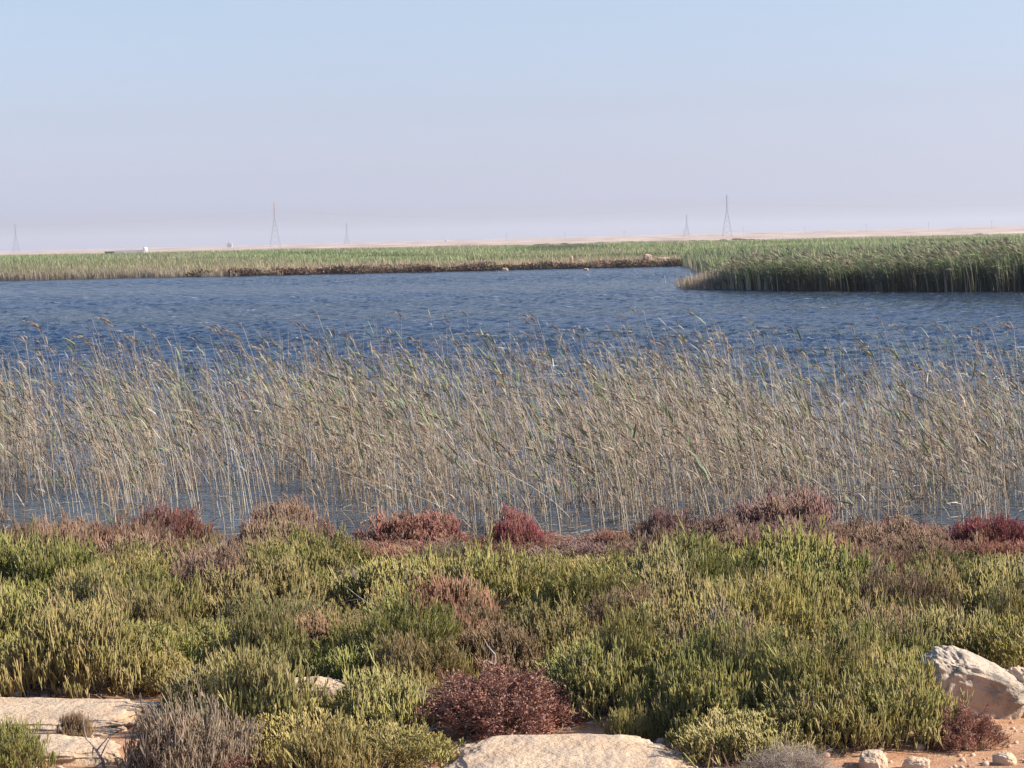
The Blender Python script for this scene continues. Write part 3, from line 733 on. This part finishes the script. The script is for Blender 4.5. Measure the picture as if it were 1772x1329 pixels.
while tries < 30000 and len(fill) < 350:
    tries += 1
    y = 17.0 - (r.random()**1.15)*8.8; x = r.uniform(-1, 1)*(0.25*y+1.3)
    if y > shore_near(x)+0.1: continue
    q = CR.transposed() @ Vector((x, y, th(x, y)-EYE)); px_ = 886 - q.x/q.z*FPX; py_ = 664.5 + q.y/q.z*FPX
    if in_bare(px_, py_): continue
    if 370 < px_ < 430 and py_ < 975: continue
    if 950 < px_ < 1030 and py_ < 960: continue
    vis = py_ - 45                                   # where its body shows
    w8 = ((SD-np.array([px_, vis]))**2*np.array([1, 2.2])).sum(1); i = int(np.argmin(w8*r.uniform(0.6, 1.6, len(w8))))
    colk = SEED[i][2]
    if r.random() < 0.04 and py_ > 1000: colk = 'grey'
    if (py_ < 992 or (py_ < 1030 and (px_ < 330 or px_ > 1130))) and colk not in ('pink', 'red', 'crimson', 'purple'): colk = str(r.choice(['pink', 'red', 'purple', 'purple']))
    R = r.uniform(0.20, 0.38)*min(1, 0.60+0.40*(y-8.2)/6)
    if any((x-a)**2+(y-c)**2 < (0.72*(R+rr_))**2 for a, c, rr_ in placed): continue
    placed.append((x, y, R)); fill.append((x, y, R, colk, px_, py_))
ORD = ['nearest', 'second', 'third', 'fourth', 'fifth', 'sixth', 'seventh', 'eighth', 'ninth', 'tenth', 'eleventh', 'twelfth']
def relation(x, y):
    best = min(landmarks, key=lambda l: (l[1]-x)**2+(l[2]-y)**2)
    dx, dy = x-best[1], y-best[2]
    rel = ('right of' if dx > 0 else 'left of') if abs(dx) > abs(dy) else ('behind' if dy > 0 else 'in front of')
    return rel, best[0], math.hypot(dx, dy)
sets = {}
for f in fill:
    rel, ph, d = relation(f[0], f[1]); sets.setdefault((f[3], rel, ph), []).append((d, f))
for (ck, rel, ph), lst in sets.items():
    lst.sort(key=lambda t: t[0])
    for i, (d, (x, y, R, _, px_, py_)) in enumerate(lst):
        kind = 'fine' if ck in ('grey', 'pink', 'red', 'crimson', 'purple', 'brown') else 'glass'
        c = (np.array(CO[ck])*0.76+np.array([0.33, 0.31, 0.09])*(0.24 if py_ > 1000 else 0.05)+(0 if py_ > 1000 else 0.01))*r.uniform(0.88, 1.12); c = c*np.array([r.uniform(0.92, 1.08), 1, r.uniform(0.9, 1.1)])
        Hh = min(0.44, R*r.uniform(0.62, 1.60), 122/FPX*y)
        lim = 905 if px_ < 340 else 955 if px_ < 430 else 905 if px_ < 570 else 940 if px_ < 1130 else 905 if px_ < 1600 else 935
        if kind == 'glass': lim += 25
        Hh = min(Hh, max(0.10, (py_-lim)/FPX*y*0.82))
        if py_ > 1290: Hh = min(Hh, 60/FPX*y)
        nm = 'grey-brown half-dead bush' if ck == 'grey' else WORD[ck]+' glasswort bush'
        lb = f'{nm} {rel} {ph}' if len(lst) == 1 else f'{ORD[min(i,11)]} {nm} {rel} {ph}'
        bush(kind, x, y, tuple(c), R*1.15, Hh, lb, 'bush', 'glasswort bushes on the near bank')

# low scrub between the bushes and pebbles
r = np.random.default_rng(77); b = MB()
n = 9000; y = r.uniform(8.0, 16.3, n); x = r.uniform(-0.27, 0.27, n)*y
nzv = np.array([mnoise.noise(Vector((a*1.8, c*1.8, 0.5))) for a, c in zip(x, y)])
pxs = 886+x/y*FPX; keep = np.array([nz > -0.1 and not in_bare(*(lambda q: (886-q.x/q.z*FPX, 664.5+q.y/q.z*FPX))(CR.transposed() @ Vector((a, c, th(a, c)-EYE)))) for a, c, nz in zip(x, y, nzv)])
x, y = x[keep], y[keep]; n = len(x); K = 4; t = np.linspace(0, 1, K)
for k in range(3):
    D = unit(r.normal(0, 0.45, (n, 3))+np.array([0, 0, 1])); ln = r.uniform(0.05, 0.14, n)
    p = np.stack([x+r.normal(0, 0.02, n), y+r.normal(0, 0.02, n), terrain(x, y)-0.01], -1)
    Q = p[:, None, :]+D[:, None, :]*ln[:, None, None]*t[None, :, None]
    pal = np.array([CO['olive'], CO['dull'], CO['pink'], CO['green'], CO['brown']])
    b.tubes(Q, 0.0032*np.array([0.8, 1, 1, 0.5])[None, :], 3, pick(pal, n, r)[:, None, :]*np.ones((1, K, 1)))
tag(link('undergrowth', b.mesh('undergrowth'), direct_mat('undergrowth', 0.6, 0.1)), 'short sprigs of salt scrub filling the gaps between the bushes', 'undergrowth', kind='stuff')
b = MB(); n = 2600; y = r.uniform(7.8, 11.5, n); x = r.uniform(-0.27, 0.27, n)*y; sz = r.uniform(0.003, 0.012, n)*r.choice([1, 1, 1, 1.8], n)
t = np.array([-1, -0.5, 0.5, 1.0]); P = np.stack([x, y, terrain(x, y)+sz*0.3], -1)[:, None, :] + np.array([1, 0.3, 0])*sz[:, None, None]*t[None, :, None]
b.tubes(P, sz[:, None]*np.array([0.15, 0.75, 0.8, 0.1])[None, :], 6, pick(np.array([[0.62, 0.46, 0.33], [0.5, 0.3, 0.2], [0.6, 0.46, 0.35]]), n, r)[:, None, :]*np.ones((1, 4, 1)))
tag(link('gravel', b.mesh('gravel'), direct_mat('gravel', 0.9)), 'small stones scattered on the orange soil of the bank', 'gravel', kind='stuff')

b = MB(); n = 1500; y = 16.7+r.exponential(1.3, n); x = r.uniform(-0.27, 0.27, n)*y; a = r.uniform(0, 6.28, n); ln = r.uniform(0.05, 0.30, n)
z_ = np.maximum(terrain(x, y), 0.0)+0.008+r.uniform(0, 0.03, n)
D = np.stack([np.cos(a), np.sin(a), r.normal(0, 0.10, n)], -1); t = np.linspace(0, 1, 4)[None, :, None]
P = np.stack([x, y, z_], -1)[:, None, :]+D[:, None, :]*ln[:, None, None]*t
b.tubes(P, 0.0035, 3, pick(STRAW*0.8, n, r)[:, None, :]*np.ones((1, 4, 1)))
tag(link('reed_litter', b.mesh('reed_litter'), M_reed), 'broken straw lying along the water edge', 'litter', kind='stuff')

# ------------------------------------------------------------------ dead branches
def driftwood(label, pts, rad, seed):
    """pts: photo pixels with height above ground in metres"""
    r = np.random.default_rng(seed); b = MB()
    x0, y0 = at_ground(pts[0][0], pts[0][1]); P = []
    for k, (a, c, dz) in enumerate(pts):
        Y = y0 + dz; d = ray(a, c); P.append((d.x/d.y*Y, Y, EYE+d.z/d.y*Y))
    P = np.array(P); P[0, 2] = th(x0, y0)
    o = empty('dead_branch', tuple(P[0])); tag(o, label, 'branch')
    Q = (P-P[0])[None]; n = len(pts)
    tt = np.linspace(0, 1, 9)*(n-1); i = np.minimum(tt.astype(int), n-2); u = (tt-i)[:, None]
    Q = (Q[0][i]*(1-u)+Q[0][i+1]*u)[None] + r.normal(0, rad*0.7, (1, 9, 3))
    c = np.full((1, 9, 3), 0.9); b.tubes(Q, rad*np.linspace(1.1, 0.35, 9)[None, :], 6, c)
    link('stem', b.mesh('stem'), M_drift, o)
    b = MB(); m = 5; sel = np.linspace(2, 8, m).astype(int)
    p_att = 1
    D = unit(r.normal(0, 0.8, (m, 3))+np.array([0, -0.2, 0.5])); ln = r.uniform(0.05, 0.13, m); t3 = np.linspace(0, 1, 4)[None, :, None]
    b.tubes(Q[0][sel][:, None, :]+D[:, None, :]*ln[:, None, None]*t3+r.normal(0, 0.006, (m, 4, 3))*t3, rad*0.5*(1.1-0.7*t3[..., 0]), 4, np.full((m, 4, 3), 0.9))
    link('twigs', b.mesh('twigs'), M_drift, o)
M_drift = rock_mat('bleached_wood', (0.48, 0.43, 0.38), (0.38, 0.33, 0.29), (0.26, 0.22, 0.19))
driftwood('bleached white branch lying left of the rust-red bush', [(690, 1290, 0), (712, 1272, 0), (735, 1266, 0), (765, 1262, 0)], 0.009, 1)
driftwood('forked grey branch on the soil right of the left slab', [(188, 1338, 0), (176, 1312, -0.05), (166, 1296, -0.05), (152, 1284, -0.05)], 0.007, 2)
driftwood('grey bare branch leaning out of the bushes left of the central green bush', [(655, 1100, 0), (648, 1052, 0), (632, 1040, -0.05), (612, 1028, -0.05)], 0.005, 3)
driftwood('grey branch low in the hollow above the rust-red bush', [(857, 1200, 0), (857, 1165, 0), (856, 1130, 0)], 0.009, 5)
driftwood('grey branch with forks in the bushes right of centre', [(1075, 1180, 0), (1085, 1120, 0), (1100, 1108, 0)], 0.005, 7)

# ------------------------------------------------------------------ across the water: scrub and stones on the far shore
def far_bush_mesh(seed):
    r = np.random.default_rng(seed); b = MB(); n = 900
    P, q, a = dome_points(n, 0.8, 0.55, seed, r, 0.3)
    D = unit(np.stack([np.cos(a)*q*0.7, np.sin(a)*q*0.7, 0*a+1], -1)+r.normal(0, 0.4, (n, 3))); t3 = np.linspace(0, 1, 3)[None, :, None]
    c = np.empty((n, 3, 3)); c[..., 0] = r.random((n, 1)); c[..., 1] = 1; c[..., 2] = r.random((n, 1))
    b.ribbons(P[:, None, :]+D[:, None, :]*0.16*t3, unit(np.cross(D, r.normal(0, 1, (n, 3)))), 0.03*np.array([0.7, 1, 0.2])[None, :]*np.ones((n, 1)), c)
    m = b.mesh('shore_bush'); m.materials.append(M_farb); return m
M_farb = plant_mat('shore_scrub', wood=(0.10, 0.07, 0.05), alt=(0.15, 0.10, 0.065), altamt=0.7)
fbm = [far_bush_mesh(900+i) for i in range(5)]
r = np.random.default_rng(41)
FBC = [((0.23, 0.15, 0.10), 'rust-brown'), ((0.15, 0.11, 0.075), 'dark brown'), ((0.20, 0.18, 0.10), 'dark olive'), ((0.32, 0.23, 0.16), 'pale brown')]
def far_bush(x, y, sc, hs, ci, label, group=None):
    o = bpy.data.objects.new('shore_bush', fbm[r.integers(5)]); COL.objects.link(o)
    o.location = (x, y, max(0, th(x, y))-0.03); o.scale = (sc, sc, hs); o.rotation_euler = (0, 0, r.uniform(0, 6)); o.color = (*FBC[ci][0], 1)
    tag(o, label, 'bush', group)
def far_ref(p):
    return ('below the red-topped pylon' if p < 540 else 'below the small middle pylon' if p < 680 else 'below the tiny white hut' if p < 900 else 'around the upright white stone' if p < 1060 else 'around the largest pale rock')
for px_, wpx, ci, lb in ((350, 55, 2, 'rounded dark olive bush on the far shore, leftmost of the dark ones'), (405, 48, 1, 'dark mound-shaped bush on the far shore where the brown scrub begins'), (500, 45, 0, 'low rust-brown bush on the far shore right of the dark mound'), (560, 40, 3, 'pale brown bush on the far shore between rust-brown ones')):
    X = at_y(px_, 187); far_bush(X, float(shore_far(X))+0.8, wpx/FPX*187/1.7, 0.85, ci, lb)
for i in range(70):
    px_ = 415 + i*11.3 + r.uniform(-6, 6); X = at_y(px_, 188); Y = float(shore_far(X))+r.uniform(0.2, 1.2)
    ci = int(r.integers(4)); far_bush(X, Y, r.uniform(0.6, 1.5), r.uniform(0.45, 1.0), ci, f'{FBC[ci][1]} scrub bush on the far shoreline {far_ref(px_)}', f'{FBC[ci][1]} scrub on the far shoreline {far_ref(px_)}')
for i in range(40):
    px_ = r.uniform(560, 1200); Y = r.uniform(190, 199); X = at_y(px_, Y)
    ci = int(r.integers(4)); far_bush(X, Y, r.uniform(0.6, 1.6), r.uniform(0.4, 0.9), ci, f'{FBC[ci][1]} scrub bush inland of the far waterline {far_ref(px_)}', f'{FBC[ci][1]} scrub inland of the far waterline {far_ref(px_)}')
for px_, py_, wm, hm, Y, lb in ((1120, 443, 0.40, 0.26, 196, 'largest pale rock among the brown scrub of the far shore'), (1146, 446, 0.60, 0.14, 197, 'long low white rock right of the largest pale rock across the water'),
                                (988, 447, 0.16, 0.30, 194, 'upright white stone in the far scrub'), (1004, 449, 0.25, 0.12, 195, 'small flat white stone right of the upright white stone'),
                                (804, 469, 0.28, 0.3, 186.4, 'small white stone at the far waterline, leftmost of three'), (872, 467, 0.26, 0.2, 186.2, 'small white stone at the far waterline, middle of three'),
                                (1013, 472, 0.22, 0.14, 175, 'small white stone breaking the water off the far shore')):
    X = at_y(px_, Y); o = rock('rock', lb, 0, 0, (wm, wm*0.7, hm), px_*0.1, M_rock, 0.7, (0, 0, 0), 0.15, 0.1, None, None, (X, Y))
    d = ray(px_, py_); zt = EYE + d.z/d.y*Y
    o.location.z = max(0.02, zt-0.1) if Y > 180 else 0.03

# ------------------------------------------------------------------ pylons, poles, huts on the plain
def box(b, x0, x1, y0, y1, z0, z1, c):
    v = np.array([(x0,y0,z0),(x1,y0,z0),(x1,y1,z0),(x0,y1,z0),(x0,y0,z1),(x1,y0,z1),(x1,y1,z1),(x0,y1,z1)], float)
    f = np.array([(0,3,2,1),(4,5,6,7),(0,1,5,4),(1,2,6,5),(2,3,7,6),(3,0,4,7)]); b.add(v, f, np.array(c, float))
def bar(b, p, q, rad, c): b.tubes(np.array([[p, q]], float), rad, 4, np.array(c, float))
def pylon(px_, ytop, ybase, Y, topc, label, armpos):
    X = at_y(px_, Y); Hh = (ybase-ytop)/FPX*Y; z0 = th(X, Y)
    d = ray(px_, ybase); 
    o = empty('pylon', (X, Y, z0)); tag(o, label, 'pylon', 'power pylons on the desert plain')
    Hh += (EYE + ray(px_, ybase).z/ray(px_, ybase).y*Y) - z0
    wb = Hh*0.115; g = (0.34, 0.34, 0.36); rad = Y*0.000045
    def half(t): return wb*(1-t/0.62)*1.0 + wb*0.13*(t/0.62) if t < 0.62 else wb*0.13*(1-(t-0.62)/0.38*0.6)
    low = MB(); up = MB()
    lv = [0, 0.16, 0.30, 0.42, 0.53, 0.62, 0.70, 0.78, 0.86, 0.94, 1.0]
    for a, c in zip(lv[:-1], lv[1:]):
        b_, cc = (low, g) if c <= 0.63 else (up, topc); ha, hc = half(a), half(c)
        for sx_, sy_ in ((1, 1), (1, -1), (-1, -1), (-1, 1)):
            bar(b_, (sx_*ha, sy_*ha, a*Hh), (sx_*hc, sy_*hc, c*Hh), rad*1.25, cc)
        for (s1, s2) in (((1, 1), (-1, 1)), ((1, -1), (-1, -1)), ((1, 1), (1, -1)), ((-1, 1), (-1, -1))):
            bar(b_, (s1[0]*ha, s1[1]*ha, a*Hh), (s2[0]*hc, s2[1]*hc, c*Hh), rad*0.7, cc)
            bar(b_, (s2[0]*ha, s2[1]*ha, a*Hh), (s1[0]*hc, s1[1]*hc, c*Hh), rad*0.7, cc)
    link('leg_frame', low.mesh('leg_frame', False), M_steel, o); link('mast', up.mesh('mast', False), M_steel, o)
    for az in armpos:
        m = MB(); al = wb*0.42
        for s_ in (1, -1):
            bar(m, (0, 0, az*Hh), (s_*al, 0, az*Hh), rad*0.8, topc); bar(m, (0, 0, (az+0.035)*Hh), (s_*al, 0, az*Hh), rad*0.6, topc)
            bar(m, (s_*al, 0, az*Hh), (s_*al, 0, (az-0.03)*Hh), rad*0.8, g)
        link('cross_arm', m.mesh('cross_arm', False), M_steel, o)
    return o, X, Y, z0, Hh, wb
G_ = (0.34, 0.34, 0.36)
p1 = pylon(28, 387, 441, 2100, G_, 'grey lattice pylon near the left border of the plain', (0.74, 0.84, 0.93))
p2 = pylon(476.5, 349, 428, 1500, (0.60, 0.36, 0.32), 'tall lattice pylon with a faded red top, left of centre', (0.72, 0.82, 0.92))
p3 = pylon(600.5, 386, 424, 2300, G_, 'small grey lattice pylon right of the red-topped one', (0.74, 0.84, 0.93))
p4 = pylon(1188.5, 371, 412, 2200, G_, 'small grey lattice pylon left of the tallest grey pylon', (0.74, 0.84, 0.93))
p5 = pylon(1258.5, 337, 411, 1500, G_, 'tallest grey lattice pylon, right of centre on the plain', (0.72, 0.82, 0.92))
def cable(a, c, label):
    b_ = MB(); rad = 0.012
    A = [np.array([a[1]+s_*a[5]*0.42, a[2], a[3]+az*a[4]]) for s_ in (1, -1) for az in (0.80,)]; C_ = [np.array([c[1]+s_*c[5]*0.42, c[2], c[3]+az*c[4]]) for s_ in (1, -1) for az in (0.80,)]
    t = np.linspace(0, 1, 24)[:, None]
    for P, Q in zip(A, C_):
        L_ = P*(1-t)+Q*t; L_[:, 2] -= 4*(t*(1-t))[:, 0]*a[4]*0.22
        b_.tubes(L_[None], rad, 4, (0.15, 0.15, 0.15))
    o = link('power_cable', b_.mesh('power_cable'), M_steel); tag(o, label, 'cable', 'power cables between pylons')
far_l = (None, at_y(-500, 1500), 1500, p2[3], p2[4], p2[5]); far_r = (None, at_y(2100, 1500), 1500, p5[3]+2, p5[4], p5[5])
cable(p2, p5, 'thin power cables from the red-topped pylon to the tallest grey pylon')
cable(p5, far_r, 'thin power cables running right from the tallest grey pylon')
cable(far_l, p2, 'thin power cables running left from the red-topped pylon')
pts_ = [(877, 404), (978, 402), (1080, 400), (1183, 398), (1286, 396), (1393, 392), (1499, 388), (1607, 384), (1716, 382)]
proto = None
for i, (px_, yt) in enumerate(pts_):
    Y = 1700.0; X = at_y(px_, Y); z0 = th(X, Y); zt = EYE + ray(px_, yt).z/ray(px_, yt).y*Y; Hp = max(5.5, zt-z0)
    if proto is None:
        proto = empty('utility_pole'); b_ = MB(); bar(b_, (0, 0, -0.3), (0, 0, 6), 0.11, (0.30, 0.27, 0.25)); a_ = link('pole', b_.mesh('pole'), M_steel, proto)
        b_ = MB(); bar(b_, (-0.9, 0, 5.6), (0.9, 0, 5.6), 0.08, (0.2, 0.2, 0.2)); c_ = link('cross_arm', b_.mesh('cross_arm'), M_steel, proto); kids[proto.name] = [a_, c_]; o = proto
    else: o = copy_tree(proto)
    o.location = (X, Y, z0); o.scale = (1, 1, Hp/6)
    tag(o, ('leftmost' if i == 0 else ORD[i]) + (' thin wooden pole' if i == 0 else ' thin wooden pole from the left') + ' on the distant desert rise', 'pole', 'utility poles on the desert rise')
def base_z(px_, py_, Y): return EYE + ray(px_, py_).z/ray(px_, py_).y*Y
# long low white wall with a white water tower, dark hut, faint far blocks
Y = 700; b_ = MB(); x0, x1 = at_y(197, Y), at_y(247, Y); zt = base_z(220, 434.5, Y)
box(b_, x0, x1, Y, Y+4, th(x0, Y)-0.5, zt, (0.80, 0.80, 0.78)); box(b_, x0-0.15, x1+0.15, Y-0.2, Y+4.2, zt+0.003, zt+0.25, (0.70, 0.69, 0.66))
tag(link('white_building', b_.mesh('white_building', False), M_far), 'long low white building on the plain left of the white tank tower', 'building')
o = empty('water_tower', ((x1+at_y(255, Y))/2, Y, base_z(251, 437, Y))); tag(o, 'small white water tower beside the long low white building', 'tower')
z0 = th(x1, Y)-o.location.z
b_ = MB()
for sx_ in (-0.5, 0.5):
    for sy_ in (-0.5, 0.5): bar(b_, (sx_, sy_, z0-0.3), (sx_*0.8, sy_*0.8, 0.6), 0.12, (0.7, 0.7, 0.7))
link('stand', b_.mesh('stand', False), M_far, o)
b_ = MB(); b_.tubes(np.array([[(0, 0, 0.3), (0, 0, 0.32), (0, 0, 1.5), (0, 0, 1.8)]], float), np.array([[0.02, 0.75, 0.75, 0.1]]), 14, (0.85, 0.85, 0.84)); link('tank', b_.mesh('tank'), M_far, o)
b_ = MB(); x0, x1 = at_y(178, Y), at_y(196, Y); zt = base_z(187, 436, Y)
box(b_, x0, x1, Y+3, Y+6, th(x0, Y)-0.5, zt, (0.13, 0.12, 0.12)); box(b_, x0-0.1, x1+0.1, Y+2.8, Y+6.2, zt+0.003, zt+0.15, (0.22, 0.20, 0.19))
tag(link('dark_hut', b_.mesh('dark_hut', False), M_far), 'low dark hut left of the long white building', 'hut')
Y = 1900
for lo, hi, top, cc, lb in ((393, 401, 420, (0.42, 0.40, 0.42), 'faint grey block of a house on the skyline left of the red-topped pylon'), (769, 774, 413, (0.72, 0.72, 0.72), 'tiny white hut on the skyline in the middle of the plain')):
    b_ = MB(); x0, x1 = at_y(lo, Y), at_y(hi, Y); zt = base_z((lo+hi)/2, top+1.5, Y); zb = th(x0, Y)-1
    box(b_, x0, x1, Y, Y+6, zb, zt, cc); w3 = (x1-x0)
    box(b_, x0+w3*0.3, x0+w3*0.55, Y+1, Y+4, zt, zt+1.6, cc)
    tag(link('house', b_.mesh('house', False), M_far), lb, 'house')
# dry bushes dotted on the sand behind the green belt
r = np.random.default_rng(91)
for i in range(60):
    Y = r.uniform(520, 760); px_ = r.uniform(420, 1300) if i < 45 else r.uniform(0, 1772); X = at_y(px_, Y)
    o = bpy.data.objects.new('desert_bush', fbm[r.integers(5)]); COL.objects.link(o); s_ = r.uniform(0.5, 1.3)
    o.location = (X, Y, th(X, Y)-0.05); o.scale = (s_*1.5, s_, s_*0.55); o.color = (0.13, 0.11, 0.08, 1)
    tag(o, 'low dark desert bush on the pale sand strip behind the green reeds', 'bush', 'desert bushes on the pale sand')

# ------------------------------------------------------------------ air
hz = MB(); box(hz, -7400, 7400, -40, 9600, -2.2, 62, (1, 1, 1))
m = bpy.data.materials.new('haze'); m.use_nodes = True; nt = m.node_tree; nt.nodes.clear()
o_ = N(nt, 'ShaderNodeOutputMaterial'); pv = N(nt, 'ShaderNodeVolumePrincipled'); pv.inputs['Color'].default_value = (0.68, 0.74, 0.86, 1)
pv.inputs['Density'].default_value = 0.00019; pv.inputs['Anisotropy'].default_value = 0.2
L(nt, pv.outputs[0], o_.inputs['Volume'])
tag(link('haze', hz.mesh('haze', False), m), kind='stuff')
